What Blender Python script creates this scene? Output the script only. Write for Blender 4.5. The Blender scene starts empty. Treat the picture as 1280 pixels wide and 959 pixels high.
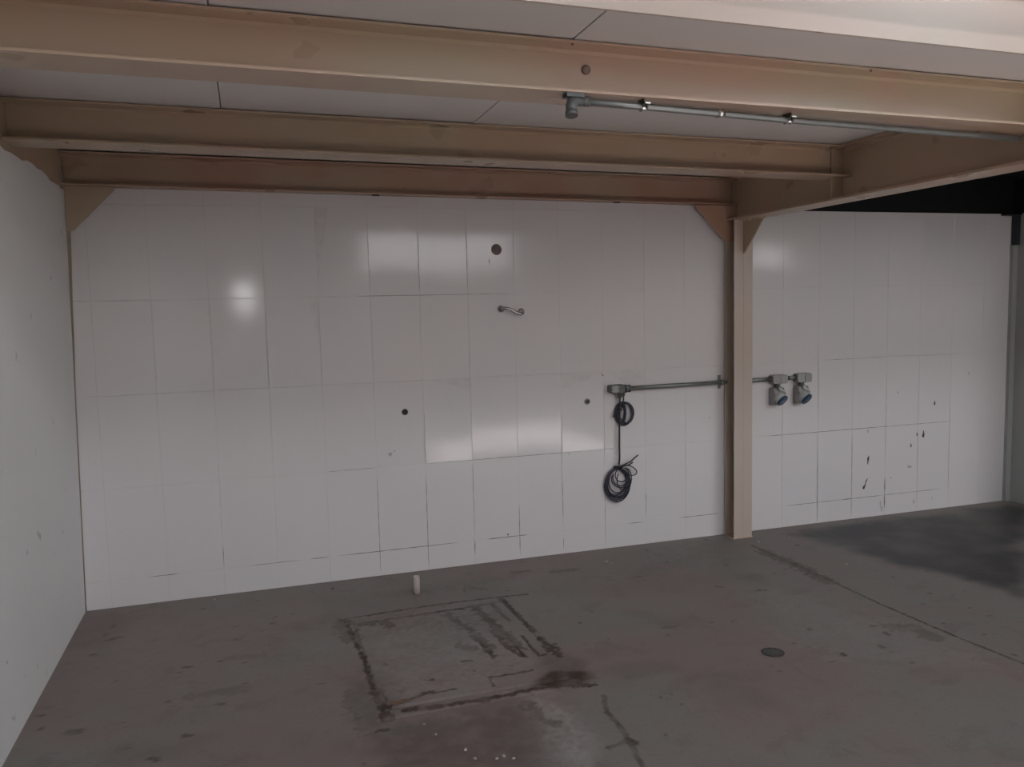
import bpy, bmesh, math, random
import numpy as np
from mathutils import Vector, Matrix, Euler, noise as mnoise

scene = bpy.context.scene
COL = scene.collection
random.seed(7)
rng = np.random.default_rng(11)

# ------------------------------------------------------------------ helpers
def world_loc(o):
    p = Vector(o.location)
    while o.parent is not None:
        o = o.parent; p += Vector(o.location)
    return p
class MB:
    """collects shapes with material slots; build() links them as ONE mesh object"""
    def __init__(s):
        s.v = []; s.f = []; s.m = []; s.sm = []
    def quad(s, pts, mi=0):
        b = len(s.v); s.v += [tuple(p) for p in pts]; s.f.append(tuple(range(b, b + len(pts)))); s.m.append(mi); s.sm.append(False)
    def box(s, x0, x1, y0, y1, z0, z1, mi=0, M=None):
        c = [(x0,y0,z0),(x1,y0,z0),(x1,y1,z0),(x0,y1,z0),(x0,y0,z1),(x1,y0,z1),(x1,y1,z1),(x0,y1,z1)]
        if M is not None: c = [tuple(M @ Vector(p)) for p in c]
        b = len(s.v); s.v += c
        for f in ((0,3,2,1),(4,5,6,7),(0,1,5,4),(1,2,6,5),(2,3,7,6),(3,0,4,7)):
            s.f.append(tuple(b + i for i in f)); s.m.append(mi); s.sm.append(False)
    def prism(s, poly, fn, a, b_, mi=0):
        """extrude the 2-D polygon from a to b_; fn(u, v, t) gives the 3-D point"""
        n = len(poly); b = len(s.v)
        s.v += [tuple(fn(u, v, a)) for u, v in poly] + [tuple(fn(u, v, b_)) for u, v in poly]
        s.f.append(tuple(b + i for i in range(n))[::-1]); s.f.append(tuple(b + n + i for i in range(n)))
        s.m += [mi, mi]; s.sm += [False, False]
        for i in range(n):
            j = (i + 1) % n
            s.f.append((b + i, b + j, b + n + j, b + n + i)); s.m.append(mi); s.sm.append(False)
    def tube(s, pts, r, n=10, mi=0, caps=True, closed=False):
        P = [Vector(p) for p in pts]; N = len(P); b = len(s.v)
        t0 = (P[1] - P[0]).normalized()
        up = Vector((0, 0, 1)) if abs(t0.z) < .9 else Vector((0, 1, 0))
        a = t0.cross(up).normalized()
        for i in range(N):
            if i == 0: t = (P[1] - P[0])
            elif i == N - 1: t = (P[-1] - P[-2])
            else: t = (P[i + 1] - P[i - 1])
            t.normalize()
            a = (a - t * a.dot(t)).normalized(); c = t.cross(a)
            rr = r[i] if isinstance(r, (list, tuple)) else r
            for k in range(n):
                w = 2 * math.pi * k / n
                s.v.append(tuple(P[i] + (a * math.cos(w) + c * math.sin(w)) * rr))
        for i in range(N - 1):
            for k in range(n):
                l = (k + 1) % n
                s.f.append((b + i*n + k, b + i*n + l, b + (i+1)*n + l, b + (i+1)*n + k)); s.m.append(mi); s.sm.append(True)
        if caps:
            s.f.append(tuple(b + k for k in range(n))[::-1]); s.f.append(tuple(b + (N-1)*n + k for k in range(n)))
            s.m += [mi, mi]; s.sm += [False, False]
    def lathe(s, prof, M, n=24, mi=0, smooth=True):
        """revolve (radius, height) about local z, placed by M"""
        b = len(s.v); N = len(prof)
        for r, h in prof:
            for k in range(n):
                w = 2 * math.pi * k / n
                s.v.append(tuple(M @ Vector((r * math.cos(w), r * math.sin(w), h))))
        for i in range(N - 1):
            for k in range(n):
                l = (k + 1) % n
                s.f.append((b + i*n + k, b + i*n + l, b + (i+1)*n + l, b + (i+1)*n + k)); s.m.append(mi); s.sm.append(smooth)
        s.f.append(tuple(b + k for k in range(n))[::-1]); s.f.append(tuple(b + (N-1)*n + k for k in range(n)))
        s.m += [mi, mi]; s.sm += [False, False]
    def build(s, name, mats, parent=None, bevel=0, origin=None):
        me = bpy.data.meshes.new(name)
        v = s.v
        if origin is not None: v = [(p[0]-origin[0], p[1]-origin[1], p[2]-origin[2]) for p in v]
        me.from_pydata(v, [], s.f)
        for m in (mats if isinstance(mats, (list, tuple)) else [mats]): me.materials.append(m)
        me.polygons.foreach_set('material_index', s.m)
        me.polygons.foreach_set('use_smooth', s.sm)
        bm = bmesh.new(); bm.from_mesh(me); bmesh.ops.recalc_face_normals(bm, faces=bm.faces); bm.to_mesh(me); bm.free()
        me.update()
        o = bpy.data.objects.new(name, me); COL.objects.link(o)
        if origin is not None: o.location = origin
        if parent is not None:
            o.parent = parent
            o.location = Vector(o.location) - world_loc(parent)
        if bevel:
            md = o.modifiers.new('edge', 'BEVEL'); md.width = bevel; md.segments = 2; md.limit_method = 'ANGLE'
        return o

def tag(o, label=None, cat=None, group=None, kind=None):
    if label: o['label'] = label
    if cat: o['category'] = cat
    if group: o['group'] = group
    if kind: o['kind'] = kind
    return o
def thing(name, loc, label, cat, group=None):
    o = bpy.data.objects.new(name, None); COL.objects.link(o)
    o.location = loc; o.empty_display_size = .1
    return tag(o, label, cat, group)
def struct(o, label=None, cat=None):
    return tag(o, label, cat, None, 'structure')
def align(p, d):
    """matrix that puts local z along d at p"""
    return Matrix.Translation(Vector(p)) @ Vector((0, 0, 1)).rotation_difference(Vector(d).normalized()).to_matrix().to_4x4()

# ------------------------------------------------------------------ materials
def nodes(name):
    m = bpy.data.materials.new(name); m.use_nodes = True
    nt = m.node_tree; b = nt.nodes['Principled BSDF']
    return m, nt, b
def noise_tex(nt, scale, detail=4, rough=.55, dist=0, vec=None):
    n = nt.nodes.new('ShaderNodeTexNoise'); n.inputs['Scale'].default_value = scale
    n.inputs['Detail'].default_value = detail; n.inputs['Roughness'].default_value = rough; n.inputs['Distortion'].default_value = dist
    if vec is not None: nt.links.new(vec, n.inputs['Vector'])
    return n.outputs['Fac']
def ramp(nt, fac, stops):
    r = nt.nodes.new('ShaderNodeValToRGB'); e = r.color_ramp.elements
    while len(e) < len(stops): e.new(.5)
    for i, (p, c) in enumerate(stops):
        e[i].position = p; e[i].color = (c, c, c, 1) if isinstance(c, (int, float)) else (*c, 1)
    nt.links.new(fac, r.inputs['Fac']); return r.outputs['Color']
def mix(nt, fac, a, b, mode='MIX'):
    n = nt.nodes.new('ShaderNodeMix'); n.data_type = 'RGBA'; n.blend_type = mode; n.clamp_factor = True
    for i, v in ((0, fac), (6, a), (7, b)):
        if isinstance(v, (int, float)): n.inputs[i].default_value = v
        elif isinstance(v, (tuple, list)): n.inputs[i].default_value = (*v, 1)
        else: nt.links.new(v, n.inputs[i])
    return n.outputs[2]
def coords(nt, kind='Object'):
    return nt.nodes.new('ShaderNodeTexCoord').outputs[kind]
def bump(nt, b, h, strength=.2, dist=.01):
    n = nt.nodes.new('ShaderNodeBump'); n.inputs['Strength'].default_value = strength; n.inputs['Distance'].default_value = dist
    nt.links.new(h, n.inputs['Height']); nt.links.new(n.outputs['Normal'], b.inputs['Normal'])

def plain(name, c, rough=.5, metal=0, var=.08, scale=30, spec=.5):
    m, nt, b = nodes(name)
    co = coords(nt)
    f = noise_tex(nt, scale, 4, vec=co)
    lo = tuple(max(0, x * (1 - var)) for x in c); hi = tuple(min(1, x * (1 + var)) for x in c)
    nt.links.new(mix(nt, f, lo, hi), b.inputs['Base Color'])
    nt.links.new(ramp(nt, f, [(.3, max(.02, rough - .06)), (.7, min(1, rough + .06))]), b.inputs['Roughness'])
    b.inputs['Metallic'].default_value = metal; b.inputs['Specular IOR Level'].default_value = spec
    return m

def make_cream(name, c1, c2, patch):
    m, nt, b = nodes(name)
    co = coords(nt)
    big = noise_tex(nt, 1.3, 3, .5, .6, co)
    c = mix(nt, ramp(nt, big, [(.40, 0), (.62, patch)]), c1, c2)       # reddish and yellowish patches of paint
    nt.links.new(c, b.inputs['Base Color'])
    nt.links.new(ramp(nt, noise_tex(nt, 4, 2, .5, 0, co), [(.3, .27), (.7, .33)]), b.inputs['Roughness'])
    bump(nt, b, big, .04, .01)
    return m
M_cream = make_cream('cream_steel_paint', (.455, .358, .252), (.48, .332, .24), 1)
M_creampale = make_cream('pale_cream_steel_paint', (.535, .455, .385), (.54, .44, .375), 1)
M_creamred = make_cream('reddish_cream_steel_paint', (.455, .335, .24), (.45, .265, .19), 1)

def make_tile():
    m, nt, b = nodes('white_glazed_tile')
    co = coords(nt)
    f = noise_tex(nt, 1.1, 4, .6, .3, co)
    g = noise_tex(nt, 9, 5, .6, .3, co)
    c = mix(nt, ramp(nt, f, [(.35, 0), (.65, 1)]), (.735, .69, .682), (.715, .69, .69))
    c = mix(nt, ramp(nt, g, [(.28, .5), (.40, 0)]), c, (.69, .655, .645))
    nt.links.new(c, b.inputs['Base Color'])
    nt.links.new(ramp(nt, g, [(.3, .08), (.7, .115)]), b.inputs['Roughness'])
    b.inputs['Specular IOR Level'].default_value = .5
    bump(nt, b, noise_tex(nt, 3.0, 2, .5, 0, co), .03, .01)
    return m
M_tile = make_tile()
M_grout = plain('pale_grout', (.66, .625, .615), .8, 0, .15, 18)
M_grime = plain('dirty_grout', (.26, .245, .24), .85, 0, .4, 25)
M_chip = plain('dark_chip', (.06, .055, .06), .85, 0, .2, 60)
M_scuff = plain('grey_scuff', (.42, .41, .41), .7, 0, .2, 60)

def make_plaster(name, c, dirt=True):
    m, nt, b = nodes(name)
    co = coords(nt)
    f = noise_tex(nt, 1.6, 5, .6, .4, co); g = noise_tex(nt, 26, 6, .65, 0, co)
    col = mix(nt, f, tuple(x * .95 for x in c), c)
    if dirt:
        sp = noise_tex(nt, 10, 3, .55, .4, co)
        col = mix(nt, ramp(nt, sp, [(.69, 0), (.73, .5)]), col, (.30, .29, .28))
    nt.links.new(col, b.inputs['Base Color']); b.inputs['Roughness'].default_value = .62
    bump(nt, b, g, .25, .006)
    return m
M_leftwall = make_plaster('white_painted_plaster', (.82, .82, .81))
M_rightwall = make_plaster('grey_painted_plaster', (.40, .405, .39), False)
M_building = make_plaster('grey_render', (.34, .33, .32), False)
M_board = None
def make_board():
    m, nt, b = nodes('white_ceiling_board')
    co = coords(nt)
    f = noise_tex(nt, 2.2, 5, .6, .3, co); g = noise_tex(nt, 60, 3, .6, 0, co)
    c = mix(nt, f, (.66, .62, .595), (.72, .685, .66))
    nt.links.new(c, b.inputs['Base Color']); b.inputs['Roughness'].default_value = .55
    bump(nt, b, g, .08, .003)
    return m
M_board = make_board()
M_black = plain('flat_black', (.012, .012, .012), .6, 0, .3, 8, .25)
M_blacksteel = plain('blue_black_steel', (.030, .031, .037), .5, 0, .2, 20, .4)

def make_concrete():
    m, nt, b = nodes('stained_concrete')
    co = coords(nt)
    at = nt.nodes.new('ShaderNodeAttribute'); at.attribute_name = 'marks'
    sep = nt.nodes.new('ShaderNodeSeparateColor'); nt.links.new(at.outputs['Color'], sep.inputs['Color'])
    big = noise_tex(nt, .9, 5, .6, .8, co); mid = noise_tex(nt, 5, 6, .65, .5, co); fine = noise_tex(nt, 55, 5, .7, 0, co)
    c = mix(nt, ramp(nt, big, [(.42, 0), (.58, 1)]), (.230, .180, .166), (.214, .201, .184))
    c = mix(nt, ramp(nt, mid, [(.35, 0), (.75, .38)]), c, (.285, .256, .24))
    c = mix(nt, ramp(nt, mid, [(.28, .42), (.46, 0)]), c, (.125, .094, .086))
    c = mix(nt, ramp(nt, fine, [(.25, .55), (.45, 0)]), c, (.15, .122, .11))
    c = mix(nt, ramp(nt, fine, [(.60, 0), (.80, .3)]), c, (.37, .34, .32))
    c = mix(nt, sep.outputs['Green'], c, (.385, .355, .34))           # pale scuffs and cement smears
    c = mix(nt, sep.outputs['Blue'], c, (.037, .037, .040))           # the wet stain
    dk = mix(nt, mid, (.040, .026, .020), (.072, .047, .031))
    c = mix(nt, sep.outputs['Red'], c, dk)                            # mud, cracks and grime
    nt.links.new(c, b.inputs['Base Color'])
    r = ramp(nt, mid, [(.3, .50), (.7, .68)])
    r = mix(nt, sep.outputs['Blue'], r, (.46, .46, .46))
    nt.links.new(r, b.inputs['Roughness'])
    b.inputs['Specular IOR Level'].default_value = .35
    bump(nt, b, fine, .18, .004)
    return m
M_floor = make_concrete()

M_galv = plain('galvanised_steel', (.26, .27, .265), .42, .6, .15, 40)
M_bright = plain('bright_zinc', (.62, .61, .59), .30, .9, .1, 60)
M_castdark = plain('weathered_cast_grey', (.125, .128, .128), .55, .3, .3, 40)
M_castgrey = plain('cast_aluminium_grey', (.36, .35, .35), .5, .35, .12, 40)
M_plasticgrey = plain('grey_plastic', (.33, .315, .315), .45, 0, .08, 40)
M_palegrey = plain('pale_grey_plastic', (.50, .51, .50), .4, 0, .06, 40)
M_blue = plain('blue_plastic', (.030, .075, .135), .35, 0, .1, 40)
M_bluepale = plain('faded_blue_plastic', (.10, .17, .24), .35, 0, .1, 40)
M_cable = plain('black_cable_sheath', (.022, .021, .026), .45, 0, .2, 50)
M_cablenavy = plain('navy_cable_sheath', (.029, .028, .046), .45, 0, .2, 50)
M_chrome = plain('chrome', (.42, .41, .40), .12, 1, .04, 30)
M_rust = plain('brown_rusted_metal', (.20, .145, .13), .6, .3, .3, 90)
M_rustlight = plain('worn_brown_metal', (.26, .195, .18), .5, .3, .35, 120)
M_brick = plain('broken_brick', (.20, .125, .085), .85, 0, .4, 60)
M_hole = plain('dark_opening', (.025, .02, .02), .8, 0, .2, 50)
M_pvc = plain('cream_pvc', (.66, .56, .53), .4, 0, .05, 30)
M_crumb = plain('pale_mortar', (.47, .45, .425), .8, 0, .1, 80)
M_iron = plain('dark_iron', (.09, .08, .078), .5, .5, .3, 60)
M_weld = plain('pale_weld_bead', (.66, .57, .46), .45, 0, .1, 60)
def make_glow(name, c, s):
    m, nt, b = nodes(name)
    b.inputs['Base Color'].default_value = (.8, .8, .8, 1); b.inputs['Roughness'].default_value = .4
    b.inputs['Emission Color'].default_value = (*c, 1); b.inputs['Emission Strength'].default_value = s
    return m

# stains on the concrete, in metres on the floor: outline or path, width, strength
DARK = [([-0.616, -0.658, -0.424, -0.635, -0.115, -0.616, 0.241, -0.622, 0.433, -0.642], 0.011, 0.65),
 ([-0.517, -0.755, -0.359, -0.758, -0.12, -0.741, 0.015, -0.731, 0.197, -0.725], 0.018, 0.5),
 ([-0.527, -0.774, -0.471, -0.784], 0.03, 0.5),
 ([-0.405, -0.787, -0.373, -0.845], 0.035, 0.55),
 ([-0.095, -0.726, -0.052, -0.731], 0.022, 0.7),
 ([-0.009, -0.735, 0.032, -0.751], 0.016, 0.7),
 ([-0.607, -0.685, -0.588, -0.938], 0.05, 0.35),
 ([-0.584, -0.74, -0.575, -0.995, -0.563, -1.196, -0.568, -1.415, -0.562, -1.563, -0.56, -1.726], 0.013, 0.85),
 ([0.267, -0.645, 0.275, -0.908, 0.288, -1.167], 0.015, 0.85),
 ([0.287, -1.253, 0.301, -1.361, 0.298, -1.476], 0.02, 0.8),
 ([0.301, -1.361, 0.295, -1.398], 0.035, 0.9),
 ([0.193, -0.737, 0.201, -0.903, 0.21, -1.002], 0.013, 0.5),
 ([0.209, -1.212, 0.205, -1.344, 0.208, -1.461, 0.242, -1.455], 0.008, 0.9),
 ([-0.007, -1.14, -0.002, -1.265, 0.008, -1.394], 0.014, 0.75),
 ([0.089, -1.091, 0.1, -1.233, 0.109, -1.357, 0.14, -1.444], 0.016, 0.65),
 ([0.138, -1.217, 0.142, -1.436], 0.008, 0.8),
 ([-0.248, -1.771, -0.165, -1.779, -0.024, -1.772, 0.051, -1.761, 0.156, -1.769, 0.343, -1.808], 0.016, 0.75),
 ([-0.476, -1.75, -0.348, -1.77, -0.249, -1.777], 0.016, 0.85),
 ([-0.07, -1.595, 0.032, -1.599, 0.127, -1.593], 0.008, 0.7),
 ([-0.07, -1.595, -0.077, -1.682], 0.008, 0.5),
 ([-0.56, -1.548, -0.552, -1.672, -0.558, -1.796], 0.028, 0.9),
 ([-0.55, -1.702, -0.481, -1.684, -0.41, -1.665, -0.335, -1.632], 0.012, 0.95),
 ([-0.34, -1.654, -0.234, -1.647], 0.006, 0.8),
 ([-0.068, -0.799, -0.019, -1.027, 0.018, -1.292], 0.03, 0.5),
 ([0.09, -0.735, 0.123, -1.048, 0.153, -1.344], 0.03, 0.55),
 ([-0.337, -0.871, -0.089, -0.886, -0.005, -1.055], 0.05, 0.2),
 ([-0.481, -1.291, -0.472, -1.304], 0.008, 0.8),
 ([-0.336, -1.52, -0.309, -1.53], 0.01, 0.6),
 ([-0.103, -1.226, -0.053, -1.265], 0.03, 0.35),
 ([-0.145, -1.392, -0.098, -1.401], 0.008, 0.6),
 ([-0.608, -1.877, -0.562, -1.875], 0.012, 0.8),
 ([-0.66, -1.541, -0.64, -1.766, -0.608, -1.877], 0.05, 0.3),
 ([0.014, -1.868, 0.018, -1.976, 0.049, -2.055], 0.035, 0.4),
 ([0.333, -1.913, 0.287, -2.041, 0.289, -2.164, 0.268, -2.323, 0.241, -2.448], 0.01, 0.55),
 ([0.181, -2.291, 0.288, -2.27], 0.008, 0.5),
 ([0.276, -2.26, 0.286, -2.288], 0.016, 0.7),
 ([2.127, -0.302, 2.142, -0.786, 2.131, -1.471, 2.152, -1.97, 2.184, -2.285], 0.008, 0.85),
 ([2.115, -0.453, 2.133, -0.679, 2.123, -1.065], 0.05, 0.45),
 ([2.119, -0.892, 2.111, -1.06], 0.02, 0.5),
 ([1.965, -1.739, 2.058, -1.796, 2.046, -1.909], 0.05, 0.3),
 ([1.998, -1.74, 2.019, -1.76], 0.012, 0.5),
 ([1.865, -1.797, 1.886, -1.816], 0.012, 0.6),
 ([1.501, -1.907, 1.516, -1.931], 0.014, 0.7),
 ([1.868, -1.701, 1.89, -1.709], 0.012, 0.5),
 ([1.739, -1.911, 1.743, -1.923], 0.008, 0.6),
 ([1.662, -1.057, 1.695, -1.07], 0.014, 0.5),
 ([1.479, -0.913, 1.501, -0.936], 0.012, 0.35),
 ([0.911, -1.353, 0.977, -1.356], 0.014, 0.5),
 ([0.698, -0.321, 0.851, -0.333], 0.03, 0.4),
 ([0.465, -0.244, 0.566, -0.252], 0.02, 0.4),
 ([0.139, -0.41, 0.205, -0.451], 0.03, 0.35),
 ([-0.339, -0.365, 0.034, -0.369, 0.447, -0.302], 0.06, 0.15),
 ([1.16, -0.587, 1.76, -0.308], 0.1, 0.15),
 ([-1.75, -0.492, -1.696, -0.48], 0.012, 0.6),
 ([-1.755, -0.322, -1.742, -0.281], 0.012, 0.5),
 ([-1.899, -1.257, -1.881, -1.271], 0.008, 0.8),
 ([-1.872, -1.384, -1.855, -1.397], 0.008, 0.8),
 ([-1.752, -1.461, -1.709, -1.464], 0.02, 0.5),
 ([-1.313, -1.643, -1.3, -1.66], 0.015, 0.6),
 ([-1.367, -0.974, -1.332, -0.987], 0.01, 0.6),
 ([-1.304, -0.553, -1.296, -0.568], 0.007, 0.9),
 ([-1.194, -1.418, -1.184, -1.429], 0.008, 0.7),
 ([-1.307, -1.299, -1.112, -1.309], 0.04, 0.2),
 ([-1.416, -1.781, -1.401, -1.798], 0.012, 0.6),
 ([-1.15, -0.944, -1.006, -0.98], 0.03, 0.15)]
LIGHTS = [([-0.015, -1.744, -0.076, -1.737], 0.02, 0.5),
 ([0.028, -1.91, 0.007, -2.006, -0.012, -2.22], 0.02, 0.6),
 ([-0.103, -2.301, -0.044, -2.306, -0.03, -2.349], 0.012, 0.7),
 ([0.074, -2.281, 0.097, -2.301], 0.008, 0.6),
 ([3.11, -0.987, 3.428, -0.99], 0.03, 0.4)]
POLY_DARK = [([-0.675, -1.375, -0.541, -1.425, -0.499, -1.784, -0.604, -1.846, -0.685, -1.75], 0.4),
 ([-0.503, -0.749, 0.066, -0.789, 0.085, -1.034, -0.118, -1.011, -0.468, -0.931], 0.22),
 ([0.094, -1.722, 0.205, -1.639, 0.366, -1.666, 0.384, -1.758, 0.279, -1.784, 0.156, -1.769], 1.0),
 ([0.233, -1.414, 0.286, -1.528, 0.376, -1.67, 0.23, -1.674, 0.183, -1.596], 0.5),
 ([-0.605, -2.139, -0.584, -1.82, -0.313, -1.832, -0.047, -1.846, -0.003, -2.036, -0.057, -2.339], 0.5),
 ([0.83, -0.115, 2.035, -0.057, 2.139, -0.463, 1.606, -0.919, 0.841, -0.831, 0.341, -0.633], 0.12),
 ([-0.684, -0.229, 0.484, -0.185, 0.341, -0.633, -0.595, -0.654], 0.12)]
POLY_WET = [([2.508, -0.166, 3.168, -0.145, 4.512, -0.121, 4.556, -0.25, 2.922, -1.651, 2.84, -1.524, 2.853, -1.296, 2.759, -0.967, 2.697, -0.728, 2.582, -0.45], 0.85),
 ([2.922, -0.273, 3.679, -0.36, 3.383, -0.971, 2.933, -1.219, 2.785, -0.873], 0.35),
 ([3.225, -1.087, 3.608, -1.063, 3.307, -1.321, 3.117, -1.244], 0.3)]
POLY_LIGHT = [([-0.53, -0.796, 0.106, -0.805, 0.191, -1.573, -0.281, -1.698, -0.547, -1.644], 0.3),
 ([1.573, -1.05, 2.021, -1.227, 1.701, -2.101, 1.443, -1.718], 0.2),
 ([-1.723, -0.276, -0.7, -0.426, -0.632, -1.306, -1.714, -1.067], 0.12),
 ([0.063, -1.85, 0.137, -1.914, 0.151, -2.25, 0.081, -2.39, -0.057, -2.339, 0.009, -2.04], 0.7),
 ([1.287, -1.553, 1.706, -1.367, 2.137, -1.985, 2.023, -2.224, 1.473, -2.015], 0.18),
 ([-0.27, -0.952, -0.022, -0.877, -0.177, -1.563, -0.375, -1.488], 0.18),
 ([-0.552, -1.246, -0.364, -1.024, -0.375, -1.488, -0.526, -1.553], 0.12),
 ([-0.378, -1.829, -0.188, -1.865, -0.252, -1.977], 0.25)]

# ------------------------------------------------------------------ floor and its stains
SEG = {}
def vnoise(x, y, s, seed):
    """tileless value noise, numpy, about -1..1"""
    x = x / s; y = y / s
    xi = np.floor(x).astype(np.int64); yi = np.floor(y).astype(np.int64)
    fx = x - xi; fy = y - yi; fx = fx*fx*(3-2*fx); fy = fy*fy*(3-2*fy)
    def h(a, b):
        n = (a * 374761393 + b * 668265263 + seed * 974711) & 0x7fffffff
        n = ((n ^ (n >> 13)) * 1274126177) & 0x7fffffff
        return ((n ^ (n >> 16)) & 0xffff) / 32767.5 - 1
    return (h(xi,yi)*(1-fx)+h(xi+1,yi)*fx)*(1-fy) + (h(xi,yi+1)*(1-fx)+h(xi+1,yi+1)*fx)*fy
def fbm(x, y, s, seed):
    return vnoise(x,y,s,seed)*.55 + vnoise(x,y,s/2.1,seed+1)*.3 + vnoise(x,y,s/4.3,seed+2)*.15
def sstep(a, b, t):
    t = np.clip((t - a) / (b - a), 0, 1); return t*t*(3-2*t)
def dpoly(x, y, c):
    d = np.full(x.shape, 9e9)
    for i in range(0, len(c) - 2, 2):
        ax, ay, bx, by = c[i:i+4]; dx, dy = bx-ax, by-ay
        t = np.clip(((x-ax)*dx + (y-ay)*dy) / (dx*dx + dy*dy + 1e-12), 0, 1)
        d = np.minimum(d, np.hypot(x-ax-t*dx, y-ay-t*dy))
    return d
def inpoly(x, y, c):
    ins = np.zeros(x.shape, bool); n = len(c)//2
    for i in range(n):
        ax, ay = c[2*i], c[2*i+1]; bx, by = c[2*((i+1)%n)], c[2*((i+1)%n)+1]
        k = ((ay > y) != (by > y)) & (x < (bx-ax)*(y-ay)/(by-ay+1e-12) + ax); ins ^= k
    return ins
def marks(x, y):
    """red = mud and grime, green = pale scuffs, blue = wet stain"""
    R = np.zeros(x.shape); G = np.zeros(x.shape); B = np.zeros(x.shape)
    n1 = fbm(x, y, .05, 3); n2 = fbm(x, y, .022, 9); n3 = fbm(x, y, .25, 21)
    for c, w, s in DARK:
        w = w*1.3; s = min(1, s*1.35)
        cx = c[0::2]; cy = c[1::2]; p = .3
        sel = (x > min(cx)-p) & (x < max(cx)+p) & (y > min(cy)-p) & (y < max(cy)+p)
        if not sel.any(): continue
        d = dpoly(x[sel], y[sel], c)
        e = s * (1 - sstep(w*.55, w*.95, d + w*.75*n2[sel] + w*.35*n1[sel])) * np.clip(.85 + .6*n1[sel], 0, 1)
        R[sel] = np.maximum(R[sel], e)
    def soft(c, w):
        d = dpoly(x, y, list(c) + list(c[:2])); i = inpoly(x, y, c)
        return sstep(-w, w, np.where(i, d, -d) + w*1.1*n3 + .3*w*n1)
    for c, s in POLY_DARK:
        w = .028 if s > .8 else .10
        R = np.maximum(R, s * soft(c, w) * np.clip(.85 + .5*n1 + .3*n3, .1, 1))
    for c, s in POLY_WET: B = np.maximum(B, s * soft(c, .11) * np.clip(.9 + .5*n3, .2, 1.1))
    for c, s in POLY_LIGHT: G = np.maximum(G, s * soft(c, .10) * np.clip(.55 + .9*n2 + .5*n3, 0, 1))
    for c, w, s in LIGHTS: G = np.maximum(G, s * (1 - sstep(w*.3, w*1.2, dpoly(x, y, c) + w*1.1*n2 + .5*w*n1)) * np.clip(.6+.9*n2, 0, 1))
    # scattered oil spots
    sp = fbm(x, y, .06, 77)
    R = np.maximum(R, .55 * sstep(.60, .72, sp))
    R = np.maximum(R, .22 * sstep(.25, .75, fbm(x, y, .45, 51)))
    return np.clip(R,0,1), np.clip(G,0,1), np.clip(B,0,1)
def grid_mesh(name, xs, ys, zfn, mat, extra=()):
    X, Y = np.meshgrid(np.array(xs), np.array(ys)); nx, ny = len(xs), len(ys)
    x = X.ravel(); y = Y.ravel(); z = zfn(x, y)
    v = np.column_stack([x, y, z]); i = np.arange(nx*ny).reshape(ny, nx)
    q = np.stack([i[:-1,:-1], i[:-1,1:], i[1:,1:], i[1:,:-1]], -1).reshape(-1, 4)
    R, G, B = marks(x, y)
    ev = [tuple(p) for poly in extra for p in poly]; ef = []; k = len(v)
    for poly in extra: ef.append(list(range(k, k+len(poly)))); k += len(poly)
    if ev: v = np.vstack([v, np.array(ev)])
    me = bpy.data.meshes.new(name)
    me.vertices.add(len(v)); me.vertices.foreach_set('co', v.astype(np.float32).ravel())
    loops = np.concatenate([q.ravel(), np.array([j for f in ef for j in f], int)]) if ef else q.ravel()
    cnt = np.concatenate([np.full(len(q), 4), np.array([len(f) for f in ef], int)]) if ef else np.full(len(q), 4)
    me.loops.add(len(loops)); me.loops.foreach_set('vertex_index', loops.astype(np.int32))
    me.polygons.add(len(cnt)); st = np.concatenate([[0], np.cumsum(cnt)[:-1]])
    me.polygons.foreach_set('loop_start', st.astype(np.int32)); me.polygons.foreach_set('loop_total', cnt.astype(np.int32))
    me.update(calc_edges=True); me.validate()
    at = me.attributes.new('marks', 'FLOAT_COLOR', 'POINT')
    c = np.zeros((len(v), 4), np.float32); c[:len(R), 0] = R; c[:len(R), 1] = G; c[:len(R), 2] = B; c[:, 3] = 1
    at.data.foreach_set('color', c.ravel())
    me.materials.append(mat)
    o = bpy.data.objects.new(name, me); COL.objects.link(o); return o

xs = np.concatenate([np.arange(-1.95, -.75, .022), np.arange(-.75, .62, .0065), np.arange(.62, 2.08, .022), np.arange(2.08, 2.25, .0055), np.arange(2.25, 4.66, .022)])
ys = np.concatenate([np.arange(-3.4, -2.3, .03), np.arange(-2.3, -.56, .0065), np.arange(-.56, .05, .02)])
x0, x1, y0, y1 = xs[0], xs[-1], ys[0], ys[-1]
fl = grid_mesh('floor', xs, ys, lambda x, y: 0*x, M_floor,
    extra=[[(-2.6,-11,0),(11.0,-11,0),(11.0,y0,0),(-2.6,y0,0)], [(-2.6,y0,0),(x0,y0,0),(x0,.2,0),(-2.6,.2,0)], [(x1,y0,0),(11.0,y0,0),(11.0,.2,0),(x1,.2,0)], [(x0,y1,0),(x1,y1,0),(x1,.2,0),(x0,.2,0)]])
struct(fl, 'stained grey concrete floor', 'floor')

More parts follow.
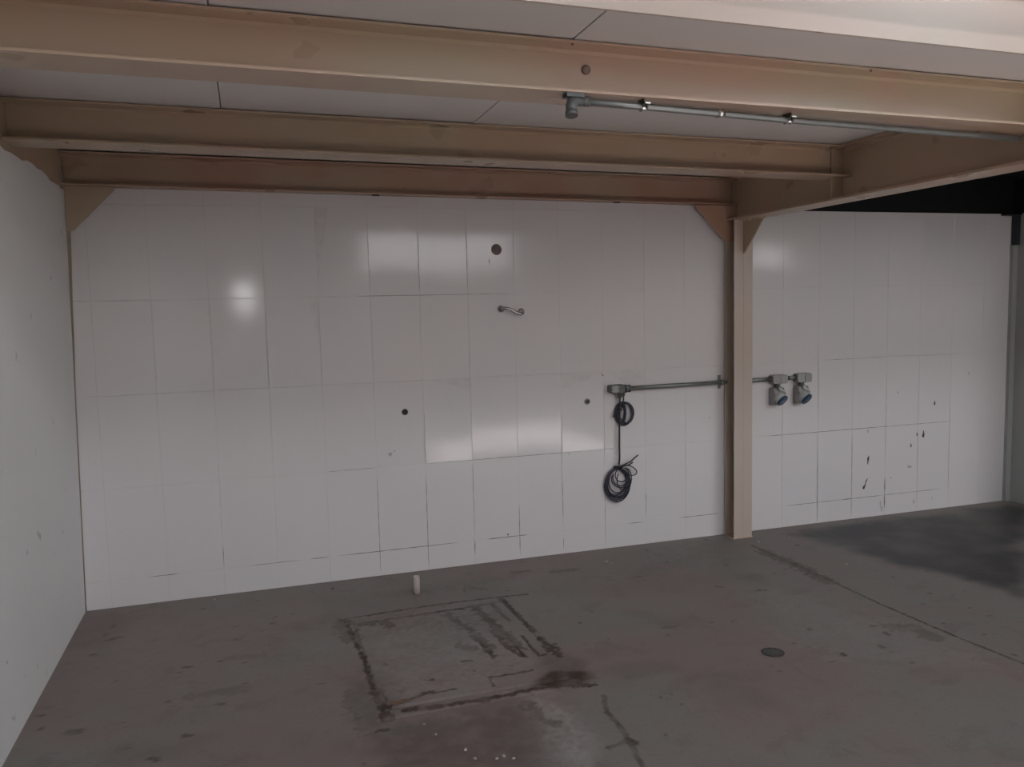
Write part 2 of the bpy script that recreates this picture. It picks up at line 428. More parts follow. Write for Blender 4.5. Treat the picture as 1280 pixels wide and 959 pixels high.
# ------------------------------------------------------------------ tiled back wall
TW, TH = .30, .517
ROWS = [0.0, .154, .671, 1.188, 1.705, 2.222]
tilts = {('L',5,4): (-.024,.004), ('L',6,4): (-.004,-.003), ('L',7,4): (.001,.002), ('L',8,4): (.003,-.002), ('R',1,4): (0,0), ('R',2,4): (-.002,.002), ('L',3,3): (0,0), ('L',3,4): (.001,-.009), ('L',4,3): (.02,.004), ('L',7,2): (.004,.012), ('L',8,2): (0,0), ('L',9,2): (.002,-.003), ('L',10,2): (-.004,.014), ('L',11,2): (.01,.016),   # (grid, column, row) -> slope of the tile about z and about x, as laid
}
wall = MB(); T, GR, GM, CH, SC = range(5)
def lay(gid, xedges, top, mm=1.1):
    rows = [r for r in ROWS if r < top - .02] + [top]
    for j in range(len(rows) - 1):
        for i in range(len(xedges) - 1):
            xa, xb = xedges[i] + mm/2000, xedges[i+1] - mm/2000
            za, zb = rows[j] + mm/2000, rows[j+1] - mm/2000
            sx, sz = tilts.get((gid, i, j), (random.gauss(0, .0028), random.gauss(0, .0035)))
            w, h = (xb-xa)/2, (zb-za)/2
            y = lambda u, v: u*w*sx + v*h*sz
            e = .0016
            inner = [(xa+e, y(-1,-1), za+e), (xb-e, y(1,-1), za+e), (xb-e, y(1,1), zb-e), (xa+e, y(-1,1), zb-e)]
            outer = [(xa, y(-1,-1)+.0008, za), (xb, y(1,-1)+.0008, za), (xb, y(1,1)+.0008, zb), (xa, y(-1,1)+.0008, zb)]
            wall.quad(inner, T)
            for k in range(4):
                l = (k+1) % 4; wall.quad([outer[k], outer[l], inner[l], inner[k]], T)
XL = [-1.925, -1.80] + [-1.80 + TW*k for k in range(1, 14)] ; XL = [x for x in XL if x < 2.2] + [2.2]
XR = [2.2, 2.276] + [2.276 + TW*k for k in range(1, 8)]; XR = [x for x in XR if x < 4.6] + [4.665]
lay('L', XL, 2.262); lay('R', XR, 2.240)
wall.quad([(-1.925,.0028,0),(2.2,.0028,0),(2.2,.0028,2.262),(-1.925,.0028,2.262)], GR)
wall.quad([(2.2,.0028,0),(4.665,.0028,0),(4.665,.0028,2.24),(2.2,.0028,2.24)], GR)
wall.quad([(-1.925,0.0028,2.262),(2.2,.0028,2.262),(2.2,.16,2.262),(-1.925,.16,2.262)], GR)
wall.quad([(2.2,0.0028,2.24),(4.665,.0028,2.24),(4.665,.16,2.24),(2.2,.16,2.24)], GR)
wall.quad([(-2.0,.16,0),(4.665,.16,0),(4.665,.16,2.24),(-2.0,.16,2.24)], GR)
# dirt caught in stretches of the joints (x, z, length, thickness, horizontal?)
def grime(xa, za, L, t, horiz, mi=GM):
    n = max(3, int(L / .04)); s = 1 if L > 0 else -1
    pts = []
    for k in range(n + 1):
        u = k / n; w = t * (.35 + .65*abs(math.sin(3.1*u*n*.37 + xa*9))) * min(1, 6*u + .1, 6*(1-u) + .1)
        pts.append((u*L, w))
    for k in range(n):
        (a, wa), (b, wb) = pts[k], pts[k+1]
        if horiz: q = [(xa+a,-.0009,za-wa/2),(xa+b,-.0009,za-wb/2),(xa+b,-.0009,za+wb/2),(xa+a,-.0009,za+wa/2)]
        else: q = [(xa-wa/2,-.0009,za+a),(xa+wa/2,-.0009,za+a),(xa+wb/2,-.0009,za+b),(xa-wb/2,-.0009,za+b)]
        wall.quad(q, mi)
Z1, Z2, Z3, Z4 = .154, .671, 1.188, 1.705
for a in [(-.55,Z1,.75,.006),(.38,Z1,.28,.007),(-1.6,Z1,.16,.005),(-1.05,Z1,.28,.004),(-.72,Z1,.12,.006),(1.36,Z1,.12,.005),(1.75,Z1,.32,.005),(0,Z2,.9,.0035),(-.6,Z2,.3,.003),
          (2.45,Z2,.55,.004),(2.87,Z2,.6,.006),(3.2,Z2,.9,.004),(2.6,Z1,.5,.005),(3.05,Z1,.42,.007),(3.45,Z1,.55,.005),(.5,Z2,.55,.003),(-.4,Z4,.5,.003),(-.3,Z4,.9,.0025),(2.9,Z3,.6,.003)]:
    grime(a[0], a[1], a[2], a[3], True)
for a in [(-.3,.02,.6,.004),(0,.0,.62,.005),(.3,.06,.1,.006),(.3,.2,.45,.003),(.6,.02,.34,.006),(.9,.02,.09,.005),(.9,.2,.3,.004),(1.2,.02,.5,.003),(1.5,.2,.16,.005),(-1.2,.17,.12,.005),
          (3.476,.05,.24,.011),(3.176,.04,.6,.004),(2.876,.02,.5,.0035),(3.476,.4,.7,.003),(3.776,.05,.6,.0035),(4.076,.1,.7,.0025),(-.3,1.72,.36,.0025),(0,1.72,.36,.003),(.3,1.72,.36,.003)]:
    grime(a[0], a[1], a[2], a[3], False)
# chips and scrapes in the glaze of the right bay
def chip(x, z, w, h, lean=0, mi=CH):
    k = 9; pts = []
    for i in range(k):
        t = 2*math.pi*i/k; r = .75 + .25*math.sin(i*2.4 + x*7)
        dz = .5*h*math.sin(t)*r; pts.append((x + .5*w*math.cos(t)*r + lean*dz, -.0012, z + dz))
    wall.quad(pts, mi)
for a in [(3.925,.82,.018,.05),(3.825,.588,.026,.075,.1),(3.765,.592,.012,.04),(3.711,.511,.014,.045),(3.321,.432,.024,.085,.1),(3.285,.22,.028,.10,.35),(3.305,.27,.016,.07,.45)]: chip(*a)
for a in [(3.316,.647,.02,.04),(3.438,.09,.016,.07),(3.749,.078,.018,.05),(4.249,1.029,.02,.03),(3.70,.35,.05,.03),(3.53,.28,.02,.02),(3.45,.05,.02,.06),(3.92,.09,.012,.025),(3.58,.92,.016,.03)]: chip(*a, mi=SC)
chip(1.193, 1.163, .012, .014); chip(1.99, .832, .014, .014, 0, SC); chip(-.214,.747,.04,.03,0,SC); chip(-.19,.765,.02,.012,0,SC); chip(.443, 1.905, .014, .05, 0, SC); chip(.95,.66,.012,.02,0,SC); chip(.52,.17,.012,.02)
wall.v = [(x, y, 2.2640 - .0115*(x - 2.15)) if abs(z - 2.262) < .004 and x <= 2.2001 else (x, y, z) for x, y, z in wall.v]   # the top course is cut to the beam
wall.v = [(-1.932 + .048*z/2.3 + .004 + .017*max(0, min(1, (z-1.5)/.55)) if x < -1.92 and y < .1 else x, y, z) for x, y, z in wall.v]   # a gap opens along the left corner
wb = wall.build('wall_back', [M_tile, M_grout, M_grime, M_chip, M_scuff])
struct(wb, 'white tiled back wall with portrait tiles', 'wall')

# ------------------------------------------------------------------ other walls, roofs and openings of the shed
w = MB()
# left wall: leans in a little, ragged plaster edge along its top, plain block wall above it
n = 60; yA, yB = -11.0, -.012; b = 0
def ltop(y): return 2.30 + .010*math.sin(y*7.3) + .007*math.sin(y*23) - .012*max(0, y+.35)
prev = None
for k in range(n + 1):
    y = yA + (yB - yA)*(k/n)**.45; zt = ltop(y)
    xt = -1.884; r = [(-1.932,y,0), (xt,y,zt), (xt-.0035,y,zt+.002), (xt-.0035,y,2.205), (-2.14,y,2.205), (-2.14,y,0)]
    if prev:
        for i in range(6): w.quad([prev[i], r[i], r[(i+1)%6], prev[(i+1)%6]])
    prev = r
w.quad(prev)
struct(w.build('wall_left', M_leftwall), 'white painted plaster wall on the left', 'wall')
w = MB(); w.box(-2.6, -2.15, -11, .2, 0, 5.6)
struct(w.build('wall_outer', M_building), 'block wall behind the left plaster wall', 'wall')
w = MB(); w.box(4.665, 4.9, -.9, .18, 0, 2.24)
struct(w.build('wall_right', M_rightwall), 'grey painted wall at the right end', 'wall')
w = MB(); w.box(4.620, 4.665, -.03, .0, 0, 2.0)
struct(w.build('trim_1', M_rightwall), 'narrow upright strip in the right corner', 'trim')
w = MB(); w.box(2.27, 11.0, .02, .18, 2.242, 3.2); w.box(4.67, 11.0, .02, .18, 0, 2.24); w.box(4.668, 4.9, -.9, .02, 2.242, 3.2)  # added black sheet, fills the dark area above the tiles
struct(w.build('wall_upper', M_black), 'black sheet added to fill the dark area above the tiled wall on the right', 'wall')
w = MB(); w.box(2.30, 11.0, -2.72, .02, 2.50, 2.55)  # added deck, set low to shade the top of the right bay
struct(w.build('ceiling_right', M_black), 'black deck added over the right bay to shade the tiled wall', 'ceiling')
w = MB(); w.quad([(-2.14,.19,2.26),(2.27,.19,2.26),(2.27,.19,5.6),(-2.14,.19,5.6)]); w.quad([(2.27,.2,3.2),(11.0,.2,3.2),(11.0,.2,5.6),(2.27,.2,5.6)])
struct(w.build('wall_gable', M_building), 'rendered wall above the deck', 'wall')
w = MB(); w.box(11.0, 11.2, -11, .2, 0, 5.6)
struct(w.build('wall_side', M_building), 'far side wall of the shed', 'wall')

# wall behind the camera with high window openings
WY = -10.0
def wall_with_holes(name, holes, xa, xb, za, zb, y0, y1, mat):
    m = MB(); xs_ = sorted({xa, xb, *[h[0] for h in holes], *[h[1] for h in holes]}); zs_ = sorted({za, zb, *[h[2] for h in holes], *[h[3] for h in holes]})
    for i in range(len(xs_)-1):
        for j in range(len(zs_)-1):
            cx, cz = (xs_[i]+xs_[i+1])/2, (zs_[j]+zs_[j+1])/2
            if not any(h[0] < cx < h[1] and h[2] < cz < h[3] for h in holes):
                m.box(xs_[i], xs_[i+1], y0, y1, zs_[j], zs_[j+1])
    return m.build(name, mat)
HOLES = [(.5, 3.9, 2.28, 4.2), (4.5, 9.3, 3.45, 5.3), (8.95, 9.95, 2.30, 2.80), (-1.17, -.85, 1.66, 1.95)]  # wide high opening and small low one are added to light the tiles
struct(wall_with_holes('wall_front', HOLES, -2.6, 11.0, 0, 5.6, WY-.2, WY, M_building), 'wall behind the camera with high windows', 'wall')
M_winframe = plain('window_frame_paint', (.3, .3, .29), .5)
for k, h in enumerate(HOLES):
    g = MB(); g.box(h[0], h[1], WY-.12, WY-.11, h[2], h[3])
    M_glow = make_glow('glowing_frosted_glass_%d' % k, (1.0, .98, .96), (3.1, 4.2, 4.0, 17.0)[k])  # panes glow by emission; the small one only makes a tile highlight
    struct(g.build('window_%d' % (k+1), M_glow), 'unseen glowing window pane behind the camera', 'window')
    f = MB(); t = .03
    f.box(h[0], h[0]+t, WY-.13, WY-.02, h[2], h[3]); f.box(h[1]-t, h[1], WY-.13, WY-.02, h[2], h[3])
    f.box(h[0]+t, h[1]-t, WY-.13, WY-.02, h[2], h[2]+t); f.box(h[0]+t, h[1]-t, WY-.13, WY-.02, h[3]-t, h[3])
    struct(f.build('trim_%d' % (k+2), M_winframe), 'unseen frame around the glowing pane', 'trim')
# glowing panels added just under the shed roof as an extra light source
GLOW_PANELS = [(-.6, 2.4, -9.4, -7.3), (5.8, 8.8, -9.4, -7.3)]
M_roofglow = make_glow('glowing_roof_panel', (.93, .98, 1.08), 7.5)
for k, h in enumerate(GLOW_PANELS):
    g = MB(); g.box(h[0], h[1], h[2], h[3], 5.585, 5.595)
    struct(g.build('window_%d' % (k+5), M_roofglow), 'glowing panel added under the roof for light', 'window')
# roof over the front of the shed, open in one place where the sun falls in
SKY = [(2.2, 4.5, -8.6, -6.8)]
m = MB(); xs_ = sorted({-2.6, 11.0, *[h[0] for h in SKY], *[h[1] for h in SKY]}); ys_ = sorted({-11, .2, *[h[2] for h in SKY], *[h[3] for h in SKY]})
for i in range(len(xs_)-1):
    for j in range(len(ys_)-1):
        cx, cy = (xs_[i]+xs_[i+1])/2, (ys_[j]+ys_[j+1])/2
        if not any(h[0] < cx < h[1] and h[2] < cy < h[3] for h in SKY): m.box(xs_[i], xs_[i+1], ys_[j], ys_[j+1], 5.6, 5.7)
struct(m.build('ceiling_shed', M_building), 'sheet roof of the shed', 'ceiling')

# ------------------------------------------------------------------ mezzanine: deck boards and steel frame
def mz(x): return -.0115 * (x - 2.15)          # the whole deck falls slightly to the right
def ibeam_x(mb, xa, xb, yc, zb, h, wd, tf=.008, tw=.007):
    a, b = wd/2, tw/2; f = .010
    poly = [(-a,0),(a,0),(a,tf),(b+f,tf),(b,tf+f),(b,h-tf-f),(b+f,h-tf),(a,h-tf),(a,h),(-a,h),(-a,h-tf),(-b-f,h-tf),(-b,h-tf-f),(-b,tf+f),(-b-f,tf),(-a,tf)]
    mb.prism(poly, lambda u, v, t: (t, yc+u, zb+v+mz(t)), xa, xb)
def ibeam_y(mb, ya, yb, xc, zb, h, wd, tf=.012, tw=.009):
    a, b = wd/2, tw/2; f = .010
    poly = [(-a,0),(a,0),(a,tf),(b+f,tf),(b,tf+f),(b,h-tf-f),(b+f,h-tf),(a,h-tf),(a,h),(-a,h),(-a,h-tf),(-b-f,h-tf),(-b,h-tf-f),(-b,tf+f),(-b-f,tf),(-a,tf)]
    mb.prism(poly, lambda u, v, t: (xc+u, t, zb+v), ya, yb)

ZD = 2.452                                     # underside of the boards at the crossbeam
deck = MB()
px = [-2.13, -1.062, .045, 1.215, 2.262]
for i in range(4):
    g = .0022; xa, xb = px[i] + (g if i else 0), px[i+1] - g; dz = (0, .0015, -.0005, .001)[i]
    for ya, yb in ((-2.674, -2.2685), (-2.2655, .18)):
        deck.prism([(ya,0),(yb,0),(yb,.03),(ya,.03)], lambda u, v, t, dz=dz: (t, u, ZD+v+dz+mz(t)), xa, xb)
deck.prism([(-2.595,.032),(.18,.032),(.18,.06),(-2.595,.06)], lambda u, v, t: (t, u, ZD+v+mz(t)), -2.13, 2.262)
struct(deck.build('ceiling', M_board), 'white boards under the mezzanine', 'ceiling')

def bolt(parent, p, d, r=.008, mat=None, name='bolt'):
    m = MB(); m.lathe([(r*1.5,0),(r*1.5,.002),(r,.002),(r,.007),(r*.8,.009)], align(p, d), 6, 0, False)
    return m.build(name, mat or M_rust, parent)

XA = -1.8868
# beam over the wall
B = thing('steel_beam', (0, .02, 2.27), 'cream steel beam lying along the top of the tiled wall, between the two triangular gussets', 'beam', 'steel beams under the deck')
m = MB(); ibeam_x(m, XA, 2.172, .02, 2.2655, .175, .17); m.build('profile', M_creamred, B)
for x in (-.25, 1.29):
    q = MB(); q.box(x-.022, x+.022, -.05, -.036, 2.2575+mz(x), 2.2648+mz(x)); q.build('clip', M_iron, B)
# middle beam
B2 = thing('steel_beam', (0, -1.075, 2.285), 'cream steel beam crossing the middle of the deck, between the wall beam and the conduit beam', 'beam', 'steel beams under the deck')
m = MB(); ibeam_x(m, XA, 2.172, -1.075, 2.285, .163, .172); m.build('profile', M_cream, B2)
# front beam
B3 = thing('steel_beam', (0, -2.315, 2.285), 'cream steel beam nearest the camera, with a galvanised conduit under it', 'beam', 'steel beams under the deck')
m = MB(); ibeam_x(m, XA, 2.172, -2.315, 2.285, .163, .172); m.build('profile', M_cream, B3)
m = MB(); m.lathe([(.016,0),(.016,.004),(.012,.008),(.006,.010)], align((.121,-2.319,2.405), (0,-1,0)), 20); tag(m.build('plug', M_rust, B3), 'round brown plug in the web')
m = MB(); m.lathe([(.005,0),(.005,.003),(.003,.005)], align((1.21,-2.401,2.4475), (0,-1,0)), 8); tag(m.build('bolt', M_rust, B3), 'small rusty bolt')
m = MB(); m.lathe([(.004,0),(.004,.003),(.002,.004)], align((.04,-2.401,2.458), (0,-1,0)), 8); tag(m.build('bolt', M_rust, B3), 'small rusty bolt')
# deep crossbeam on the column
X = thing('steel_crossbeam', (2.177, 0, 2.162), 'deep cream steel crossbeam running from the column towards the camera', 'beam')
m = MB(); ibeam_y(m, -2.6018, .0145, 2.177, 2.162, .288, .170); m.build('profile', M_cream, X)
for y in (-1.075, -2.315):
    q = MB(); q.box(2.094, 2.1722, y-.0135, y-.0045, 2.1745, 2.437); tag(q.build('stiffener_plate', M_cream, X), 'stiffener plate welded under the joist end')
q = MB(); q.prism([(-.128,2.1615),(-.355,2.1615),(-.350,2.150),(-.142,1.945),(-.128,1.940)], lambda u, v, t: (t, u, v), 2.169, 2.179)
g = q.build('gusset_plate', M_cream, X); tag(g, 'triangular gusset plate below the crossbeam')
for k in range(4):
    m = MB(); y = -.155 - k*.058
    m.lathe([(.004,-.020),(.0085,-.012),(.0085,.012),(.004,.020)], align((2.166,y,2.157), (0,1,0)), 10); m.build('weld', M_weld, g)
# left crossbeam over the plaster wall
LX = thing('steel_crossbeam', (-1.93, 0, 2.21), 'shadowed cream steel crossbeam above the left plaster wall', 'beam')
m = MB(); xc = -1.8882
m.prism([(0,0),(0,.278),(-.085,.278),(-.085,.266),(-.010,.264),(-.010,.014),(-.085,.012),(-.085,0)], lambda u, v, t: (xc+u, t, 2.21+v), -2.595, -.004); m.build('profile', M_cream, LX)
# front rim of the deck
RB = thing('rim_channel', (0, -2.62, 2.44), 'bright cream steel channel along the front edge of the mezzanine', 'beam')
poly = [(0,.046),(-.073,.046),(-.073,.006),(-.085,.006),(-.085,.058),(-.010,.060),(-.010,.246),(-.085,.248),(-.085,.26),(0,.26)]
m = MB(); m.prism(poly, lambda u, v, t: (t, -2.602+u, 2.440+v+mz(t)), -2.13, 2.35); m.build('profile', M_creampale, RB)

# ------------------------------------------------------------------ columns
C1 = thing('steel_column', (2.172, -.065, 0), 'cream steel column with a welded seam, standing in front of the tiled wall', 'column')
m = MB()
for poly in ([(2.102,-.128),(2.1716,-.128),(2.1716,-.119),(2.102,-.119)], [(2.1724,-.128),(2.242,-.128),(2.242,-.119),(2.1724,-.119)],
             [(2.168,-.1192),(2.176,-.1192),(2.176,-.0118),(2.168,-.0118)], [(2.102,-.012),(2.242,-.012),(2.242,-.003),(2.102,-.003)]):
    m.prism(poly, lambda u, v, t: (u, v, t), 0.004, 2.1615)
m.build('shaft', M_creampale, C1)
m = MB(); m.prism([(2.094,-.134),(2.250,-.134),(2.250,-.002),(2.094,-.002)], lambda u, v, t: (u, v, t), 0, .0045); m.build('base_plate', M_cream, C1)
q = MB(); q.prism([(1.855,2.2625),(2.1675,2.2625),(2.1675,2.022),(2.082,2.022),(1.855,2.248)], lambda u, v, t: (u, t, v), -.056, -.046)
tag(q.build('gusset_plate', M_creamred, C1), 'triangular gusset plate beside the column')
# corner column, almost hidden behind the left wall
C2 = thing('steel_column', (-1.95, -.06, 0), 'cream steel column hidden in the left corner, with a triangular gusset on top', 'column')
m = MB(); m.box(-1.975, -1.80, .085, .12, 0, 2.262); m.build('shaft', M_cream, C2)
q = MB(); q.prism([(-1.882,2.3105),(-1.640,2.3078),(-1.640,2.296),(-1.852,2.078),(-1.882,2.072)], lambda u, v, t: (u, t, v), -.040, -.030)
tag(q.build('gusset_plate', M_cream, C2), 'triangular gusset plate in the upper left corner')

# black post end over the right corner
P = thing('black_steel_hanger', (4.642, -.03, 2.0), 'short black steel post hanging in the upper right corner', 'post')
m = MB(); m.box(4.621, 4.664, -.05, -.006, 2.003, 2.226); m.build('post', M_blacksteel, P, bevel=.003)
m = MB(); m.box(4.52, 4.664, -.06, -.001, 2.226, 2.238); m.build('cap_plate', M_black, P)

# ------------------------------------------------------------------ overhead conduit under the front beam
OC = thing('conduit_pipe', (.1, -2.36, 2.27), 'galvanised conduit fixed under the front deck beam', 'conduit')
def oy(x): return -2.372 + .073*(x - .1) if x < 1 else -2.306 + .040*(x-1)
def oz(x): return 2.285 + mz(x) - .021
m = MB(); m.tube([(x, oy(x), oz(x)) for x in (.085, .3, .6, 1.0, 1.4, 1.8, 2.085)], .0115, 14); m.build('tube', M_galv, OC)
m = MB(); m.tube([(.612, oy(.612), oz(.612)), (.640, oy(.640), oz(.640))], .0142, 16); tag(m.build('coupling', M_bright, OC), 'bright coupling sleeve')
for x in (.315, .925):
    c = MB(); y, z = oy(x), oz(x)
    pts = [(x, y + .0135*math.cos(a), z + .0135*math.sin(a)) for a in np.linspace(-math.pi*1.15, math.pi*.15, 15)]
    for k in range(14):
        (xa, ya, za), (xb, yb, zb) = pts[k], pts[k+1]
        def o(yy, zz, r): return (y + (yy-y)*r/.0135, z + (zz-z)*r/.0135)
        i0, i1, o0, o1 = o(ya,za,.0118), o(yb,zb,.0118), o(ya,za,.015), o(yb,zb,.015)
        c.prism([i0, i1, o1, o0], lambda u, v, t: (t, u, v), x-.009, x+.009)
    c.box(x-.009, x+.009, y-.034, y-.012, z+.004, z+.008); c.box(x-.009, x+.009, y+.012, y+.030, z+.004, z+.008)
    cl = c.build('pipe_clamp', M_bright, OC)
    for dy, hh in ((-.024, .016), (.022, .014)):
        m = MB(); m.lathe([(.006,0),(.006,.006),(.004,hh)], align((x, y+dy, z+.004), (0,0,-1)), 8); m.build('screw', M_iron, cl)
    m = MB(); m.box(x-.013, x-.009, y-.030, y+.02, z+.008, z+.0205); m.build('saddle', M_iron, cl)
m = MB()
ex, ey, ez = .075, oy(.09), oz(.09)
m.tube([(.108,ey,ez),(.088,ey,ez),(.084,ey,ez)], [.0165,.0165,.014], 14)
m.tube([(.086,ey,ez),(.060,ey-.004,ez),(.044,ey-.012,ez-.008),(.036,ey-.022,ez-.024),(.034,ey-.028,ez-.044)], [.016,.0175,.019,.019,.018], 14)
m.tube([(.034,ey-.026,ez-.040),(.033,ey-.030,ez-.056)], .0205, 12)
e = m.build('conduit_elbow', M_castdark, OC)
m = MB(); m.box(.020, .082, ey-.026, ey+.014, ez+.008, ez+.0205); m.build('mounting_pad', M_castdark, e)

# ------------------------------------------------------------------ conduit, sockets and cables on the back wall
def conduit(name, xa, xb, za, zb, label, ends):
    t = thing(name, (xa, -.035, za), label, 'conduit', 'wall conduits')
    m = MB(); m.tube([(xa,-.035,za),((xa+xb)/2,-.035,(za+zb)/2),(xb,-.035,zb)], .0145, 14); m.build('tube', M_galv, t)
    return t
W1 = conduit('conduit_pipe', 1.372, 2.101, 1.069, 1.0745, 'horizontal galvanised wall conduit left of the column, starting at the cable box', 0)
x = 2.062
c = MB(); c.box(x-.012, x+.012, -.004, -.0015, 1.028, 1.122); c.tube([(x-.011,-.035,1.0742),(x+.011,-.035,1.0742)], .0185, 16)
tag(c.build('pipe_clamp', M_galv, W1), 'strap clamp')
W2 = conduit('conduit_pipe', 2.243, 2.442, 1.0755, 1.0775, 'short galvanised wall conduit right of the column, leading to the sockets', 0)
W3 = conduit('conduit_pipe', 2.598, 2.640, 1.0775, 1.078, 'shortest galvanised conduit piece, joining the two socket boxes', 0)

def cast_box(mb, xa, xb, za, zb, y0, y1, mi=0):
    c = .010
    poly = [(xa+c,za),(xb-c,za),(xb,za+c),(xb,zb-c),(xb-c,zb),(xa+c,zb),(xa,zb-c),(xa,za+c)]
    mb.prism(poly, lambda u, v, t: (u, t, v), y0, y1, mi)
JB = thing('junction_box', (1.30, -.03, 1.04), 'weathered grey cable junction box at the left end of the wall conduit', 'junction box')
m = MB(); cast_box(m, 1.226, 1.332, 1.043, 1.098, -.056, -.001); m.build('body', M_castdark, JB, bevel=.003)
m = MB(); cast_box(m, 1.232, 1.284, 1.048, 1.093, -.062, -.0562); tag(m.build('cover', M_galv, JB, bevel=.002), 'lighter cover plate')
for sx in (1.238, 1.278):
    m = MB(); m.lathe([(.004,0),(.004,.003)], align((sx,-.062,1.07),(0,-1,0)), 8); m.build('screw', M_iron, JB)
m = MB(); m.lathe([(.027,0),(.027,.012),(.021,.013),(.021,.026),(.025,.027),(.025,.036)], align((1.336,-.035,1.0685), (1,0,0)), 12, 0, False); m.build('hub', M_castdark, JB)
m = MB(); m.lathe([(.020,0),(.020,.012),(.014,.014),(.014,.030)], align((1.300,-.035,1.040), (0,0,-1)), 12, 0, False); m.build('cable_gland', M_iron, JB)
m = MB(); m.lathe([(.012,0),(.012,.010),(.009,.012),(.009,.022)], align((1.326,-.035,1.040), (0,0,-1)), 12, 0, False); m.build('cable_gland', M_iron, JB)

def socket(x0, z0, label):
    t = thing('industrial_socket', (x0+.07, -.03, z0-.17), label, 'socket', 'industrial sockets on the conduit')
    m = MB(); cast_box(m, x0+.018, x0+.138, z0-.034, z0+.028, -.060, -.001); m.build('junction_box', M_castgrey, t, bevel=.003)
    m = MB(); m.lathe([(.022,0),(.022,.009),(.019,.010),(.019,.018)], align((x0+.018,-.035,z0), (-1,0,0)), 10, 0, False); tag(m.build('hub', M_castdark, t), 'dark conduit hub')
    m = MB(); cast_box(m, x0+.075, x0+.132, z0-.028, z0+.022, -.066, -.0602); m.build('cover', M_castgrey, t, bevel=.002)
    m = MB(); m.lathe([(.026,0),(.026,.006),(.018,.007),(.018,.020),(.025,.021),(.025,.030)], align((x0+.066,-.035,z0-.033), (0,0,-1)), 8, 0, False); tag(m.build('nipple', M_castdark, t), 'dark threaded nipple')
    # sloping plastic housing
    zt, zb = z0-.062, z0-.185; xa, xb = x0+.020, x0+.112
    poly = [(-.001,zt),(-.052,zt),(-.082,zt-.046),(-.040,zb),(-.001,zb)]
    m = MB(); m.prism(poly, lambda u, v, tt: (tt, u, v), xa, xb); h = m.build('housing', M_plasticgrey, t, bevel=.008)
    m = MB(); m.box(xa+.060, xa+.082, -.064, -.050, zt-.012, zt-.004); tag(m.build('latch', M_hole, h), 'dark latch')
    d = Vector((.30, -.72, -.62)).normalized(); c0 = Vector((x0+.066, -.044, z0-.122))
    m = MB(); m.lathe([(.040,-.01),(.040,.030),(.043,.031),(.043,.040)], align(c0, d), 24, 0, False); tag(m.build('socket_collar', M_palegrey, t), 'pale round collar')
    m = MB(); m.lathe([(.0435,0),(.0435,.012),(.037,.016),(.034,.016)], align(c0 + d*.0405, d), 24, 0, False); l = m.build('lid', M_blue, t); tag(l, 'blue round lid')
    m = MB(); m.box(-.019, .019, -.010, .010, .016, .019, 0, align(c0 + d*.0405, d)); tag(m.build('lid_label', M_bluepale, l), 'paler blue raised label')
    q = Vector((.25, -.55, .80)).normalized()
    m = MB(); m.box(-.026, .026, -.014, .014, 0, .008, 0, align(c0 + Vector((.01,-.022,.044)), (.3,-.72,.5))); m.build('hinge_flap', M_palegrey, t)
    return t
socket(2.440, 1.0775, 'grey industrial socket with blue lid nearest the column')
socket(2.640, 1.0780, 'grey industrial socket with blue lid at the far right end of the conduit')

def ell(cx, cz, rx, rz, a0, a1, n, yo, tilt=0, ph=0):
    P = []
    for k in range(n+1):
        a = a0 + (a1-a0)*k/n; u, v = rx*math.cos(a), rz*math.sin(a)
        P.append((cx + u*math.cos(tilt) - v*math.sin(tilt), -.014 + yo + .004*math.sin(a*1.7+ph), cz + u*math.sin(tilt) + v*math.cos(tilt)))
    return P
rnd = random.Random(4)
LC = thing('electrical_cable', (1.294, -.03, .34), 'long black cable hanging straight down to a big tied coil', 'cable', 'black cables on the wall')
m = MB(); m.tube([(1.300,-.035,1.010),(1.299,-.036,.98),(1.296,-.034,.85),(1.294,-.032,.70),(1.296,-.030,.61),(1.293,-.026,.565)], .0062, 8); m.build('drop', M_cable, LC)
m = MB(); pts = []
turns = [(.082,.100,0,0),(.086,.106,-.003,-.006),(.078,.094,.004,.004),(.088,.110,.001,-.012),(.074,.088,-.006,.006),(.080,.113,.004,-.014),(.084,.098,.006,-.002),(.070,.080,.002,.014)]
for i, (rx, rz, dx, dz) in enumerate(turns):
    m.tube(ell(1.283+dx, .442+dz, rx, rz, math.pi/2, math.pi/2+2*math.pi, 44, -.004*(i % 4) - .002, rnd.uniform(-.12,.12), i), .0046, 6)
for i, (rx, rz, cx, cz) in enumerate([(.060,.062,1.306,.484),(.048,.050,1.312,.500),(.052,.075,1.328,.468),(.066,.055,1.300,.468)]):
    m.tube(ell(cx, cz, rx, rz, math.pi*.85, math.pi*2.35, 30, -.012-.003*i, rnd.uniform(-.3,.1), i), .0040, 6)
m.build('coil', M_cablenavy, LC)
m = MB(); m.tube(ell(1.362,.522,.060,.030,math.pi*.95,-math.pi*.95,30,-.018,-.35), .0036, 6); m.build('loose_loop', M_cable, LC)
for e in ([(1.286,-.03,.548),(1.320,-.036,.562),(1.37,-.04,.582),(1.424,-.042,.622)], [(1.286,-.03,.548),(1.325,-.034,.556),(1.36,-.036,.560),(1.388,-.037,.576)]):
    m = MB(); m.tube(e, .0045, 6); m.build('loose_end', M_cable, LC)
m = MB(); m.tube([(1.262,-.016,.548),(1.276,-.036,.552),(1.294,-.042,.556),(1.312,-.034,.552),(1.318,-.012,.546)], .009, 8); m.build('tie', M_cable, LC)

